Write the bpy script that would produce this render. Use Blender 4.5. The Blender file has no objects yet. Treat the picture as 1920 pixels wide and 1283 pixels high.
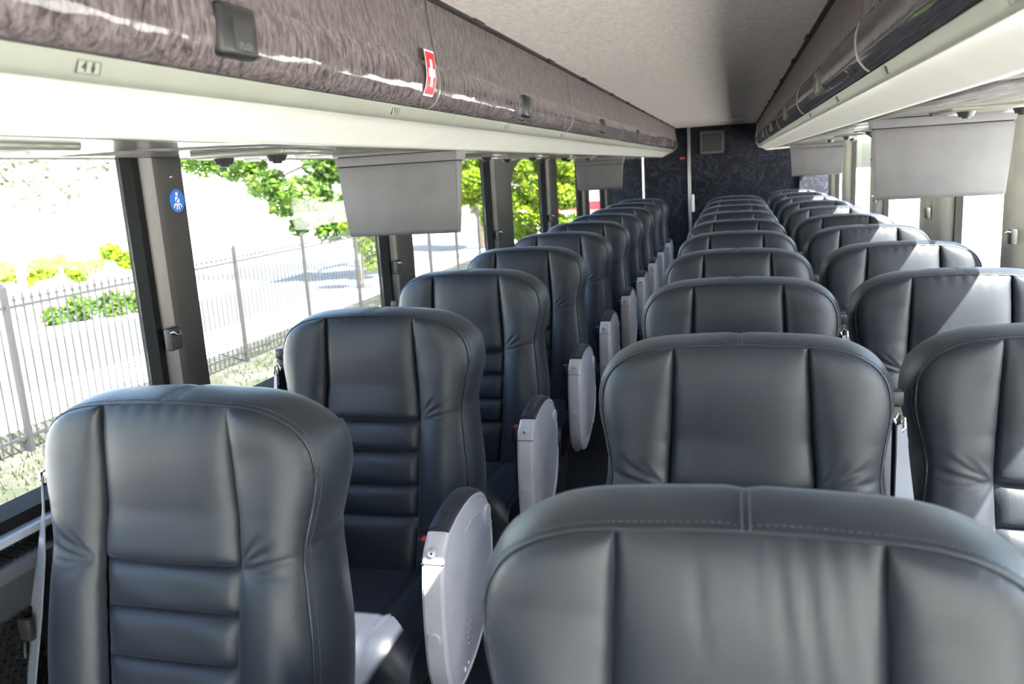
import bpy, bmesh, math, random
from mathutils import Vector, Matrix
random.seed(7)
C = bpy.context.scene.collection
SC = bpy.context.scene
EYE = 1.46

# ------------------------------------------------------------------ camera
def make_camera():
    yaw, pitch, roll = 0.2688, 0.2008, 0.0602
    f = Vector((-math.sin(yaw)*math.cos(pitch), math.cos(yaw)*math.cos(pitch), -math.sin(pitch)))
    r0 = Vector((math.cos(yaw), math.sin(yaw), 0)); d0 = f.cross(r0)
    r = math.cos(roll)*r0 + math.sin(roll)*d0
    d = -math.sin(roll)*r0 + math.cos(roll)*d0
    m = Matrix(((r.x, -d.x, -f.x, 0), (r.y, -d.y, -f.y, 0), (r.z, -d.z, -f.z, EYE), (0, 0, 0, 1)))
    cd = bpy.data.cameras.new('camera'); cam = bpy.data.objects.new('camera', cd); C.objects.link(cam)
    cam.matrix_world = m
    cd.sensor_width = 36; cd.lens = 1553.2/1920*36; cd.clip_start = 0.02; cd.clip_end = 400
    cd.dof.use_dof = True; cd.dof.focus_distance = 2.3; cd.dof.aperture_fstop = 5.6
    SC.camera = cam
make_camera()

# ------------------------------------------------------------------ light
SUN = Vector((0.80, -0.50, 1.18)).normalized()
w = bpy.data.worlds.new('sky'); SC.world = w; w.use_nodes = True
nt = w.node_tree; nt.nodes.clear()
out = nt.nodes.new('ShaderNodeOutputWorld'); bg = nt.nodes.new('ShaderNodeBackground')
sky = nt.nodes.new('ShaderNodeTexSky'); sky.sky_type = 'NISHITA'; sky.sun_disc = False
sky.sun_elevation = math.asin(SUN.z); sky.sun_rotation = math.atan2(SUN.x, SUN.y)
sky.air_density = 1.0; sky.dust_density = 2.5; sky.ozone_density = 1.0
bg.inputs['Strength'].default_value = 0.62
nt.links.new(sky.outputs[0], bg.inputs[0]); nt.links.new(bg.outputs[0], out.inputs[0])
sl = bpy.data.lights.new('sun', 'SUN'); sl.energy = 27.0; sl.angle = 0.009; sl.color = (1, 0.95, 0.86)
so = bpy.data.objects.new('sun', sl); C.objects.link(so)
so.rotation_euler = SUN.to_track_quat('Z', 'Y').to_euler(); so.location = (20, -12, 30)
SC.view_settings.view_transform = 'Standard'; SC.view_settings.look = 'None'
SC.view_settings.exposure = 1.5; SC.view_settings.gamma = 1.0; SC.view_settings.use_curve_mapping = False
SC.cycles.max_bounces = 10; SC.cycles.diffuse_bounces = 6; SC.cycles.transparent_max_bounces = 24
SC.cycles.sample_clamp_indirect = 8; SC.cycles.caustics_reflective = False; SC.cycles.caustics_refractive = False

# ------------------------------------------------------------------ materials
def nodes(name):
    m = bpy.data.materials.new(name); m.use_nodes = True
    t = m.node_tree; b = t.nodes['Principled BSDF']
    return m, t, b
def noise(t, scale, detail=4, rough=.5, stretch=None, dist=0):
    tc = t.nodes.new('ShaderNodeTexCoord'); mp = t.nodes.new('ShaderNodeMapping')
    if stretch: mp.inputs['Scale'].default_value = stretch
    t.links.new(tc.outputs['Object'], mp.inputs[0])
    n = t.nodes.new('ShaderNodeTexNoise'); n.inputs['Scale'].default_value = scale
    n.inputs['Detail'].default_value = detail; n.inputs['Roughness'].default_value = rough
    n.inputs['Distortion'].default_value = dist
    t.links.new(mp.outputs[0], n.inputs['Vector']); return n
def ramp(t, src, stops):
    r = t.nodes.new('ShaderNodeValToRGB'); e = r.color_ramp.elements
    while len(e) < len(stops): e.new(.5)
    for i, (p, c) in enumerate(stops): e[i].position = p; e[i].color = (*c, 1)
    t.links.new(src, r.inputs[0]); return r
def bump(t, b, src, strength, dist=.002, prev=None, inp='Normal'):
    u = t.nodes.new('ShaderNodeBump'); u.inputs['Strength'].default_value = strength
    u.inputs['Distance'].default_value = dist
    t.links.new(src, u.inputs['Height'])
    if prev: t.links.new(prev.outputs[0], u.inputs['Normal'])
    t.links.new(u.outputs[0], b.inputs[inp]); return u
def pm(name, col, rough=.5, metal=0, coat=0, crough=.05, var=.06, vs=12, bs=0, bscale=300, spec=.5):
    m, t, b = nodes(name)
    n = noise(t, vs, 3)
    d = tuple(max(0, c*(1-var)) for c in col); l = tuple(min(1, c*(1+var)) for c in col)
    r = ramp(t, n.outputs['Fac'], [(.35, d), (.65, l)])
    t.links.new(r.outputs[0], b.inputs['Base Color'])
    b.inputs['Roughness'].default_value = rough; b.inputs['Metallic'].default_value = metal
    b.inputs['Coat Weight'].default_value = coat; b.inputs['Coat Roughness'].default_value = crough
    b.inputs['Specular IOR Level'].default_value = spec
    if bs:
        n2 = noise(t, bscale, 2); bump(t, b, n2.outputs['Fac'], bs, .001)
    return m
def leather():
    m, t, b = nodes('black_leather')
    n = noise(t, 9, 3); r = ramp(t, n.outputs['Fac'], [(.3, (.012, .0145, .0215)), (.7, (.016, .019, .027))])
    t.links.new(r.outputs[0], b.inputs['Base Color'])
    b.inputs['Roughness'].default_value = .46; b.inputs['Specular IOR Level'].default_value = .48
    b.inputs['Sheen Weight'].default_value = .12; b.inputs['Sheen Roughness'].default_value = .4
    b.inputs['Sheen Tint'].default_value = (.7, .8, 1, 1)
    v = t.nodes.new('ShaderNodeTexVoronoi'); v.inputs['Scale'].default_value = 420
    tc = t.nodes.new('ShaderNodeTexCoord'); t.links.new(tc.outputs['Object'], v.inputs['Vector'])
    u = bump(t, b, v.outputs['Distance'], .12, .001)
    w_ = noise(t, 14, 3, .5, (1, 1, .35)); bump(t, b, w_.outputs['Fac'], .10, .004, u)
    return m
def carpet(name, dark, light, sc=90, coat=0, stretch=(1, .35, 1), bs=.5, wavy=0):
    m, t, b = nodes(name)
    n = noise(t, sc, 5, .65, stretch, .6); r = ramp(t, n.outputs['Fac'], [(.36, dark), (.62, light)])
    t.links.new(r.outputs[0], b.inputs['Base Color']); b.inputs['Roughness'].default_value = .85
    b.inputs['Specular IOR Level'].default_value = .2
    bump(t, b, n.outputs['Fac'], bs, .003)
    if coat:
        b.inputs['Coat Weight'].default_value = coat; b.inputs['Coat Roughness'].default_value = .06
        w_ = noise(t, 5, 3, .5, (1, .5, 2), .8); bump(t, b, w_.outputs['Fac'], wavy, .02, None, 'Coat Normal')
    return m
def glass():
    m = bpy.data.materials.new('tinted_glass'); m.use_nodes = True; t = m.node_tree; t.nodes.clear()
    o = t.nodes.new('ShaderNodeOutputMaterial'); mx = t.nodes.new('ShaderNodeMixShader')
    tr = t.nodes.new('ShaderNodeBsdfTransparent'); gl = t.nodes.new('ShaderNodeBsdfGlossy')
    n = noise(t, 1.5, 2); r = ramp(t, n.outputs['Fac'], [(.3, (.88, .90, .88)), (.7, (.91, .93, .91))])
    t.links.new(r.outputs[0], tr.inputs[0]); gl.inputs['Roughness'].default_value = .02
    lw = t.nodes.new('ShaderNodeLayerWeight'); lw.inputs[0].default_value = .5
    pw = t.nodes.new('ShaderNodeMath'); pw.operation = 'POWER'; pw.inputs[1].default_value = 5
    t.links.new(lw.outputs['Facing'], pw.inputs[0])
    fr = t.nodes.new('ShaderNodeMath'); fr.operation = 'MULTIPLY_ADD'; fr.inputs[1].default_value = .5; fr.inputs[2].default_value = .025
    t.links.new(pw.outputs[0], fr.inputs[0]); t.links.new(fr.outputs[0], mx.inputs[0]); t.links.new(tr.outputs[0], mx.inputs[1]); t.links.new(gl.outputs[0], mx.inputs[2])
    t.links.new(mx.outputs[0], o.inputs[0]); return m
def rear_fabric():
    m, t, b = nodes('rear_wall_fabric')
    n = noise(t, 4.2, 2, .5, None, 3.0); w_ = t.nodes.new('ShaderNodeTexVoronoi'); w_.feature = 'DISTANCE_TO_EDGE'
    w_.inputs['Scale'].default_value = 11
    t.links.new(n.outputs['Color'], w_.inputs['Vector'])
    r = ramp(t, n.outputs['Fac'], [(.44, (.003, .004, .009)), (.49, (.026, .030, .060)), (.54, (.004, .005, .011))])
    t.links.new(r.outputs[0], b.inputs['Base Color']); b.inputs['Roughness'].default_value = .9
    return m
def leafy(name, a, c2):
    m, t, b = nodes(name)
    n = noise(t, 3, 3); r = ramp(t, n.outputs['Fac'], [(.35, a), (.65, c2)])
    t.links.new(r.outputs[0], b.inputs['Base Color']); b.inputs['Roughness'].default_value = .5
    tr = t.nodes.new('ShaderNodeBsdfTranslucent'); t.links.new(r.outputs[0], tr.inputs[0])
    mx = t.nodes.new('ShaderNodeMixShader'); mx.inputs[0].default_value = .45
    o = [x for x in t.nodes if x.type == 'OUTPUT_MATERIAL'][0]
    t.links.new(b.outputs[0], mx.inputs[1]); t.links.new(tr.outputs[0], mx.inputs[2]); t.links.new(mx.outputs[0], o.inputs[0])
    return m
def ground_mat(name, stops, sc, bs=.3):
    m, t, b = nodes(name)
    n = noise(t, sc, 8, .7); r = ramp(t, n.outputs['Fac'], stops)
    t.links.new(r.outputs[0], b.inputs['Base Color']); b.inputs['Roughness'].default_value = .95
    bump(t, b, n.outputs['Fac'], bs, .05); return m

M = dict(
 leather=leather(),
 stitch=pm('grey_thread', (.075, .08, .09), .8),
 grey=pm('grey_plastic', (.50, .49, .53), .34, coat=.3, crough=.15, bs=.04),
 greylt=pm('light_grey_plastic', (.50, .50, .54), .3, coat=.4, crough=.1),
 tvgrey=pm('monitor_grey_plastic', (.135, .129, .140), .5, bs=.03),
 tvdark=pm('monitor_edge_plastic', (.13, .13, .14), .5),
 black=pm('black_plastic', (.018, .018, .02), .4),
 shell=pm('seat_shell_plastic', (.03, .03, .035), .55),
 shell2=pm('dark_grey_frame', (.07, .07, .072), .5),
 screen=pm('dark_screen', (.01, .01, .012), .1),
 metal=pm('chrome', (.7, .7, .72), .2, 1),
 steel=pm('brushed_steel', (.45, .45, .47), .35, 1),
 red=pm('red_plastic', (.75, .02, .04), .4),
 white=pm('white_print', (.85, .85, .85), .5),
 blue=pm('blue_print', (.012, .13, .55), .4),
 cream=pm('cream_panel', (.93, .90, .86), .38, coat=.2, crough=.2, var=.02),
 strip=pm('grey_green_rail', (.30, .305, .265), .4, var=.02),
 pod=pm('pod_plastic', (.15, .15, .13), .35, coat=.5, crough=.08, bs=.0),
 podfilm=carpet('pod_fabric', (.05, .045, .05), (.24, .22, .23), 24, .3, (1, .25, 1), .5, .9),
 pillar=pm('pillar_plastic', (.022, .020, .019), .55, bs=.06),
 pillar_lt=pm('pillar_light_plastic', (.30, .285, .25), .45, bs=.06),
 reveal=pm('painted_lit_reveal', (.19, .18, .185), .5),  # pillar plastic lightened: daylight on the reveal is painted into this colour
 rubber=pm('rubber_seal', (.008, .008, .008), .8, spec=.15),
 wall=pm('charcoal_wall_panel', (.03, .032, .036), .6, bs=.1),
 ledge=pm('ledge_plastic', (.07, .075, .085), .4),
 sill=pm('aluminium_sill', (.42, .46, .52), .35, .4),
 door=carpet('bin_door_fabric', (.095, .078, .081), (.195, .166, .170), 120, 0, (1, 1, .3), .5),
 roll=carpet('covered_bin_edge_fabric', (.045, .034, .038), (.20, .165, .172), 95, .9, (1, 1, .3), .5, .3),
 roll2=carpet('reflection_darkened_bin_edge_fabric', (.012, .010, .014), (.045, .040, .050), 95, .9, (1, 1, .3), .3, .12),  # darker copy of the left edge fabric; dark reflections painted into the colour
 ceil=carpet('ceiling_felt', (.70, .635, .625), (.84, .77, .76), 70, 0, (1, .4, 1), .35),
 jointr=pm('pale_joint_strip', (.42, .42, .34), .3), jointl=pm('brown_joint_strip', (.26, .23, .22), .25), latch2=pm('olive_latch_plastic', (.12, .12, .09), .35),
 groove=pm('dark_groove', (.03, .025, .025), .8),
 rear=rear_fabric(),
 plank=pm('dark_vinyl_plank', (.028, .030, .040), .45, var=.3, vs=6),
 floor=pm('navy_floor', (.02, .022, .03), .5, var=.3),
 strap=pm('grey_seatbelt_webbing', (.16, .17, .20), .6, bs=.3, bscale=600),
 strapdk=pm('black_seatbelt_webbing', (.03, .03, .035), .6, bs=.3, bscale=600),
 glass=glass(),
 body=pm('coach_body_paint', (.5, .5, .5), .4),
 iron=pm('black_iron', (.02, .02, .022), .5),
 grass=ground_mat('shade_toned_dry_grass', [(.32, (.008, .014, .003)), (.45, (.020, .022, .010)), (.53, (.036, .033, .027)), (.70, (.060, .056, .050))], 2.2),  # verge colours darkened to stand in for shade lying on the ground
 lot=ground_mat('pale_concrete', [(.3, (.55, .54, .50)), (.7, (.72, .70, .66))], 1.2, .1),
 road=ground_mat('asphalt', [(.3, (.10, .115, .135)), (.7, (.14, .155, .175))], 2, .1),
 leaf=leafy('green_leaves', (.03, .08, .006), (.10, .19, .014)),
 leaf2=leafy('yellow_green_leaves', (.09, .17, .007), (.27, .36, .02)),
 tuft=leafy('grass_blades', (.016, .034, .004), (.050, .065, .016)),
 olive=leafy('olive_leaves', (.05, .055, .03), (.13, .12, .08)),
 bark=pm('tree_bark', (.22, .17, .13), .9, bs=.6, bscale=20, var=.3),
 stucco=pm('pale_stucco', (.72, .70, .66), .8),
 exitred=pm('red_sign_face', (.6, .03, .04), .4),
)

# ------------------------------------------------------------------ mesh helpers
class MB:
    def __init__(s): s.v = []; s.f = []; s.m = []; s.mi = 0
    def add(s, vs, fs):
        o = len(s.v); s.v += [tuple(x) for x in vs]
        for f in fs: s.f.append([i+o for i in f]); s.m.append(s.mi)
        return s
    def box(s, x0, x1, y0, y1, z0, z1):
        vs = [(x, y, z) for x in (x0, x1) for y in (y0, y1) for z in (z0, z1)]
        return s.add(vs, [(0, 1, 3, 2), (4, 6, 7, 5), (0, 4, 5, 1), (2, 3, 7, 6), (0, 2, 6, 4), (1, 5, 7, 3)])
    def rbox(s, x0, x1, y0, y1, z0, z1, r, seg=3):
        bm = bmesh.new(); bmesh.ops.create_cube(bm, size=1)
        for v in bm.verts:
            v.co = Vector(((x0+x1)/2+v.co.x*(x1-x0), (y0+y1)/2+v.co.y*(y1-y0), (z0+z1)/2+v.co.z*(z1-z0)))
        bmesh.ops.bevel(bm, geom=list(bm.edges), offset=r, segments=seg, affect='EDGES', profile=.5)
        s.frombm(bm); return s
    def frombm(s, bm):
        bm.verts.index_update()
        s.add([v.co[:] for v in bm.verts], [[v.index for v in f.verts] for f in bm.faces]); bm.free()
    def grid(s, fn, nu, nv, flip=False):
        vs = [fn(i/nu, j/nv) for j in range(nv+1) for i in range(nu+1)]
        fs = []
        for j in range(nv):
            for i in range(nu):
                a = j*(nu+1)+i; q = (a, a+1, a+nu+2, a+nu+1)
                fs.append(q[::-1] if flip else q)
        return s.add(vs, fs)
    def tube(s, pts, r, n=8, closed=False, flat=None):
        pts = [Vector(p) for p in pts]; k = len(pts); vs = []
        up = Vector((0, 0, 1))
        for i, p in enumerate(pts):
            a = pts[(i-1) % k] if (closed or i) else p; b = pts[(i+1) % k] if (closed or i < k-1) else p
            t = (b-a).normalized(); x = t.cross(up)
            if x.length < .05: x = t.cross(Vector((0, 1, 0)))
            x.normalize(); y = t.cross(x)
            rr = r[i] if isinstance(r, (list, tuple)) else r
            for j in range(n):
                an = 2*math.pi*j/n
                vs.append(p+x*math.cos(an)*rr+y*math.sin(an)*rr)
        fs = [(i*n+j, i*n+(j+1) % n, ((i+1) % k)*n+(j+1) % n, ((i+1) % k)*n+j) for i in range(k if closed else k-1) for j in range(n)]
        if not closed: fs += [tuple(range(n))[::-1], tuple(range((k-1)*n, k*n))]
        return s.add(vs, fs)
    def ribbon(s, pts, wid, th=.0015):
        # flat strap: pts = centre points, wid = list of half-width vectors
        vs = []
        for i, p in enumerate(pts):
            p = Vector(p); w_ = Vector(wid[i]); a = Vector(pts[max(0, i-1)]); b = Vector(pts[min(len(pts)-1, i+1)])
            n = (b-a).cross(w_).normalized()*th
            vs += [p-w_-n, p+w_-n, p+w_+n, p-w_+n]
        fs = []
        for i in range(len(pts)-1):
            for j in range(4): fs.append((i*4+j, i*4+(j+1) % 4, i*4+4+(j+1) % 4, i*4+4+j))
        fs += [(3, 2, 1, 0), tuple(range(len(vs)-4, len(vs)))]
        return s.add(vs, fs)
    def prism(s, poly, axis, a, b):
        n = len(poly)
        def P(q, t): return {'x': (t, q[0], q[1]), 'y': (q[0], t, q[1]), 'z': (q[0], q[1], t)}[axis]
        vs = [P(q, a) for q in poly]+[P(q, b) for q in poly]
        fs = [(i, (i+1) % n, n+(i+1) % n, n+i) for i in range(n)]+[tuple(range(n))[::-1], tuple(range(n, 2*n))]
        return s.add(vs, fs)
    def disc(s, c, axis, r, h, n=20, r2=None):
        r2 = r if r2 is None else r2
        vs = []
        for t, rr in ((0, r), (h, r2)):
            for j in range(n):
                a = 2*math.pi*j/n; u, v = math.cos(a)*rr, math.sin(a)*rr
                vs.append({'x': (c[0]+t, c[1]+u, c[2]+v), 'y': (c[0]+u, c[1]+t, c[2]+v), 'z': (c[0]+u, c[1]+v, c[2]+t)}[axis])
        return s.add(vs, [(j, (j+1) % n, n+(j+1) % n, n+j) for j in range(n)]+[tuple(range(n))[::-1], tuple(range(n, 2*n))])
    def mesh(s, name, mats, smooth=35, bevel=0):
        if not isinstance(mats, (list, tuple)): mats = [mats]
        me = bpy.data.meshes.new(name); me.from_pydata(s.v, [], s.f)
        for m in mats: me.materials.append(m)
        me.polygons.foreach_set('material_index', s.m)
        bm = bmesh.new(); bm.from_mesh(me)
        bmesh.ops.recalc_face_normals(bm, faces=bm.faces)
        if bevel:
            es = [e for e in bm.edges if len(e.link_faces) == 2 and e.calc_face_angle(0) > math.radians(40)]
            bmesh.ops.bevel(bm, geom=es, offset=bevel, segments=2, affect='EDGES', profile=.6, clamp_overlap=True)
        bm.to_mesh(me); bm.free()
        if smooth:
            me.polygons.foreach_set('use_smooth', [True]*len(me.polygons)); me.set_sharp_from_angle(angle=math.radians(smooth))
        me.update(); return me
def link(name, me, parent=None, loc=None, rot=None):
    o = bpy.data.objects.new(name, me); C.objects.link(o)
    if parent: o.parent = parent
    if loc: o.location = loc
    if rot: o.rotation_euler = rot
    return o
def build(name, mb, mats, parent=None, loc=None, smooth=35, bevel=0, rot=None):
    return link(name, mb.mesh(name, mats, smooth, bevel), parent, loc, rot)
def tag(o, label=None, cat=None, group=None, kind=None):
    for k, v in (('label', label), ('category', cat), ('group', group), ('kind', kind)):
        if v: o[k] = v
    return o
def empty(name, loc=(0, 0, 0), label=None, cat=None, group=None, kind=None):
    o = bpy.data.objects.new(name, None); C.objects.link(o); o.location = loc; o.empty_display_size = .1
    return tag(o, label, cat, group, kind)
KIDS = {}
def copy_tree(o, parent=None):
    c = o.copy(); C.objects.link(c); c.parent = parent
    for ch in o.children: copy_tree(ch, c)
    return c
def text_mesh(txt, size, ext=.0004):
    cu = bpy.data.curves.new('lettering', 'FONT'); cu.body = txt; cu.size = size; cu.extrude = ext; cu.align_x = 'CENTER'; cu.align_y = 'CENTER'
    cu.resolution_u = 2
    o = bpy.data.objects.new('lettering', cu); C.objects.link(o)
    dg = bpy.context.evaluated_depsgraph_get(); me = bpy.data.meshes.new_from_object(o.evaluated_get(dg))
    bpy.data.objects.remove(o); return me
def interp(tab, x):
    if x <= tab[0][0]: return tab[0][1]
    for (a, ya), (b, yb_) in zip(tab, tab[1:]):
        if x <= b:
            t = (x-a)/(b-a)
            return ya+(yb_-ya)*t
    return tab[-1][1]
def lerp(a, b, t): return a+(b-a)*t

# ================================================================== STRUCTURE
XL, XR = -1.33, 0.96           # inner faces of the side pillars
Y0, Y1 = -1.55, 9.95            # windscreen end, rear bulkhead
def S(o): o['kind'] = 'structure'; return o
# floor with planks in the aisle
fl = S(build('floor', MB().box(-1.45, 1.08, Y0, 10.2, -.12, -.006), M['floor']))
pk = MB().rbox(-.055, .055, -.6, .6, -.008, 0, .002, 1).mesh('plank', M['plank'])
for i in range(3):
    for j in range(8):
        y = -0.3+j*1.21+(i % 2)*.45
        if y < 9.3: link('plank', pk, fl, (-.545+i*.113, y, 0))
# ceiling
SUN_HOLE = (.06, .232, .84, 1.06)  # out-of-view roof opening, added so sun reaches the first armrest and cushion
def holed(m, x0, x1, y0, y1, z0, z1, h):
    m.box(x0, x1, y0, h[2], z0, z1); m.box(x0, x1, h[3], y1, z0, z1); m.box(x0, h[0], h[2], h[3], z0, z1)
    if x1 > h[1]+.004: m.box(h[1], x1, h[2], h[3], z0, z1)
ce = MB(); holed(ce, -.66, .26, Y0, 10.1, 1.852, 1.875, SUN_HOLE)
ceil = S(build('ceiling', ce, M['ceil']))
g = MB(); g.box(-.658, -.640, Y0, Y1, 1.846, 1.856); g.box(.238, .256, Y0, Y1, 1.846, 1.856)
build('ceiling_groove', g, M['groove'], ceil)
gk = MB().rbox(-.009, .009, -.045, .045, -.012, .0, .004, 2).mesh('door_hinge', M['groove'])
for k in range(-1, 6):
    for dy in (-.45, .45):
        link('door_hinge', gk, ceil, (-.642, 1.02+1.61*k+dy, 1.853)); link('door_hinge', gk, ceil, (.240, 1.02+1.61*k+dy, 1.853))
S(build('trim_1', MB().rbox(-.49, .09, 8.56, 8.66, 1.832, 1.853, .006), M['ceil']))
# roof & headers
rf = MB(); holed(rf, -1.47, 1.10, Y0-.05, 10.25, 1.925, 1.95, (SUN_HOLE[0], .272, SUN_HOLE[2]-.05, SUN_HOLE[3]))
S(build('trim_2', rf, M['body']))
hl = MB(); hl.rbox(-.30, .03, SUN_HOLE[2]-.05, SUN_HOLE[3]+.02, 1.951, 1.972, .008, 2)
tag(build('added_roof_hatch', hl, M['body']), 'added unseen roof hatch lid, slid open to let sun onto the first armrest', 'hatch')
S(build('wall_left', MB().box(-1.46, -1.36, Y0, 10.2, -.3, .795), M['wall']))
wr = MB(); wr.box(.99, 1.09, .28, 10.2, -.3, .795); wr.box(.99, 1.09, Y0, .28, -.3, .04)
S(build('wall_right', wr, M['wall']))
dg = S(build('door_2', MB().box(1.0, 1.006, Y0, .28, .04, .84), M['glass']))
dm = MB(); dm.box(.99, 1.03, -.70, -.64, .04, .84); build('door_frame', dm, M['pillar'], dg)
hd = MB(); hd.box(-1.46, -1.335, Y0, 10.2, 1.549, 1.925); S(build('trim_3', hd, M['pillar']))
hd = MB(); hd.box(.965, .978, Y0, 10.2, 1.575, 1.80); hd.box(.965, 1.09, Y0, 10.2, 1.78, 1.925); S(build('trim_4', hd, M['pillar']))
# rear bulkhead
rw = S(build('wall_rear', MB().box(-1.46, 1.09, Y1, Y1+.1, -.1, 2.0), M['rear']))
# windscreen end
ws = MB(); ws.box(-1.46, 1.09, Y0-.08, Y0, -.3, .04); ws.box(-1.46, -1.38, Y0-.08, Y0, 0, 1.95); ws.box(1.01, 1.09, Y0-.08, Y0, 0, 1.95)
ws.box(-1.46, 1.09, Y0-.08, Y0, 1.84, 1.95); ws.box(-.205, -.175, Y0-.08, Y0, .03, 1.9)
S(build('wall_front', ws, M['wall']))
S(build('window_1', MB().box(-1.39, 1.02, Y0-.045, Y0-.039, .03, 1.85), M['glass']))

# side pillars: (y0, y1) of the inner face; the reveal slopes out to the glass on the near side
PL = [(-1.15, -.95), (.18, .36), (1.738, 1.840), (3.17, 3.34), (4.70, 5.04), (6.17, 6.43), (7.68, 7.91), (9.08, 9.36)]
PR = [(-1.15, -.95), (.30, .46), (1.78, 1.92), (3.36, 3.47), (4.44, 4.62), (4.74, 4.92), (6.42, 6.66), (8.1, 8.35), (9.3, 9.5)]
def pillar_poly(s, xi, y0, y1):
    # plan section with softly rounded inboard corner
    if s < 0: return [(xi-.085, y0-.035), (xi-.046, y0-.033), (xi-.018, y0-.014), (xi-.005, y0-.004), (xi, y0+.012), (xi, y1-.01), (xi-.012, y1), (xi-.085, y1)]
    xo = xi+s*.085
    return [(xo, y0-.05), (xi+s*.045, y0-.045), (xi+s*.012, y0-.012), (xi, y0+.018), (xi, y1-.01), (xi+s*.012, y1), (xo, y1)]
wn = 2
def side(s, xi, P, pm_, nm, sillz, topz):
    global wn
    root = S(empty('trim_5' if s < 0 else 'trim_6'))
    for k, (a, b) in enumerate(P):
        m = MB(); m.prism(pillar_poly(s, xi, a, b), 'z', sillz-.02, topz+(.02 if s < 0 else .22))
        p = build('window_pillar', m, pm_, root, smooth=50)
        sl_ = MB(); xg = xi+s*.055
        sl_.box(xg-.004, xg+.03, a-(.054 if s < 0 else .066), a-(.032 if s < 0 else .045), sillz, topz)
        build('rubber_seal', sl_, M['rubber'], p)
        if s < 0:
            rv = MB(); rv.prism([(xi-.050, a-.034), (xi-.046, a-.0355), (xi-.018, a-.0165), (xi-.007, a-.008), (xi-.007, a-.002), (xi-.05, a-.02)], 'z', sillz, topz)
            build('lit_reveal_strip', rv, M['reveal'], p, smooth=60)  # strip added to carry the painted daylight on the near side
    # sill strip, bottom seal
    m = MB(); x0 = xi+s*.03; m.box(min(xi-s*.005, xi+s*.10), max(xi-s*.005, xi+s*.10), Y0, Y1, sillz-.028, sillz-.012)
    build('window_sill', m, M['sill'], root, bevel=.003)
    m = MB(); m.box(min(xi+s*.02, xi+s*.10), max(xi+s*.02, xi+s*.10), Y0, Y1, sillz-.012, sillz+.012)
    build('rubber_seal', m, M['rubber'], root)
    ys = [Y0]+[q for a, b in P for q in (a-.05, b)]+[Y1]
    for i in range(0, len(ys), 2):
        a, b = ys[i], ys[i+1]
        if b-a < .08: continue
        xg = xi+s*.07
        o = S(build('window_%d' % wn, MB().box(xg-.003, xg+.003, a-.01, b+.01, sillz-.01, topz+(.01 if s < 0 else .22)), M['glass'])); wn += 1
        # rounded corner gussets of the frame
        r = .11
        gm = MB()
        for (yc, sy) in (((a, 1),) if s < 0 else ((a, 1), (b, -1))):
            for (zc, sz) in ((topz, -1), (sillz, 1)):
                rr = .20 if (sz < 0 and s < 0) else .10; ry = .42 if (sz < 0 and s < 0) else rr
                arc = [(yc+sy*(ry-ry*math.cos(t)), zc+sz*(rr-rr*math.sin(t))) for t in [math.pi/2*i_/8 for i_ in range(9)]]
                poly = [(yc, zc)]+arc
                gm.prism(poly, 'x', xi-.022 if s < 0 else xg-.006, xi-.006 if s < 0 else xg+.012)
        if (s < 0 and i in (10,)) or (s > 0 and i in (4, 6, 8)): build('corner_gusset', gm, M['pillar'], o)
    return root
TLr = side(-1, XL, PL, M['pillar'], 'l', .855, 1.549)
TRr = side(1, XR, PR, M['pillar_lt'], 'r', .855, 1.575)

# lower wall ledges with heater vents
def ledge(s, xi, name, Y0=Y0):
    L = S(empty(name))
    m = MB(); a, b = xi-s*.032, xi+s*.04
    m.prism([(a, .775), (a, .795), (a+s*.012, .802), (b, .815), (b, .775)], 'y', Y0, Y1)
    build('ledge_board', m, M['ledge'], L, bevel=0)
    m = MB(); m.box(min(a+s*.006, a+s*.05), max(a+s*.006, a+s*.05), Y0, Y1, .0, .776)
    build('wall_panel', m, M['wall'], L)
    if s < 0:
        sl = MB().box(-.019, .019, -.0045, .0045, -.002, .0025).mesh('vent_slot', M['rubber'])
        for k in range(60): link('vent_slot', sl, L, (xi+.002, .86+k*.0165, .8095), (0, math.radians(10), 0))
    return L
LL = ledge(-1, XL, 'baseboard_left'); ledge(1, XR, 'baseboard_right', .30)
# hexagonal grille low on the left wall
hx = MB()
for i in range(13):
    for j in range(13):
        y = .92+i*.0190+(j % 2)*.0095; z = .50+j*.0165
        r = .0104
        ring = [(math.cos(a)*r, math.sin(a)*r) for a in [math.pi/6+math.pi/3*q for q in range(6)]]
        inn = [(u*.82, v*.82) for u, v in ring]
        vs = [(XL+.0325, y+u, z+v) for u, v in ring]+[(XL+.0345, y+u, z+v) for u, v in inn]+[(XL+.0322, y+u*.98, z+v*.98) for u, v in inn]
        hx.add(vs, [(q, (q+1) % 6, 6+(q+1) % 6, 6+q) for q in range(6)]+[(6+q, 6+(q+1) % 6, 12+(q+1) % 6, 12+q) for q in range(6)]+[(12, 13, 14, 15, 16, 17)])
tag(build('hexagon_grille', hx, M['rubber'], LL), kind='stuff')

# hook, screw, sticker on near left pillars
def hook_at(x, y, z, s, parent):
    m = MB(); m.rbox(x-.010, x+.012, y-.028, y+.016, z-.030, z+.026, .006, 2)
    h = build('coat_hook', m, M['pillar'], parent)
    m = MB(); m.tube([(x-s*.012, y-.026, z+.016), (x-s*.020, y-.026, z+.018), (x-s*.024, y-.020, z+.010), (x-s*.024, y-.004, z+.010), (x-s*.018, y-.002, z+.016)], .0028, 8)
    build('hook_wire', m, M['metal'], h)
for y in (1.70, 3.13, 4.66, 6.13): hook_at(XL+.004, y+.01, 1.115, -1, TLr)
for y in (3.32, 4.70, 6.38): hook_at(XR-.004, y+.01, 1.135, 1, TRr)
m = MB(); m.disc((XL-.001, 1.785, 1.50), 'x', .0045, .004, 12, .003)
build('screw', m, M['metal'], TLr)
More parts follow.
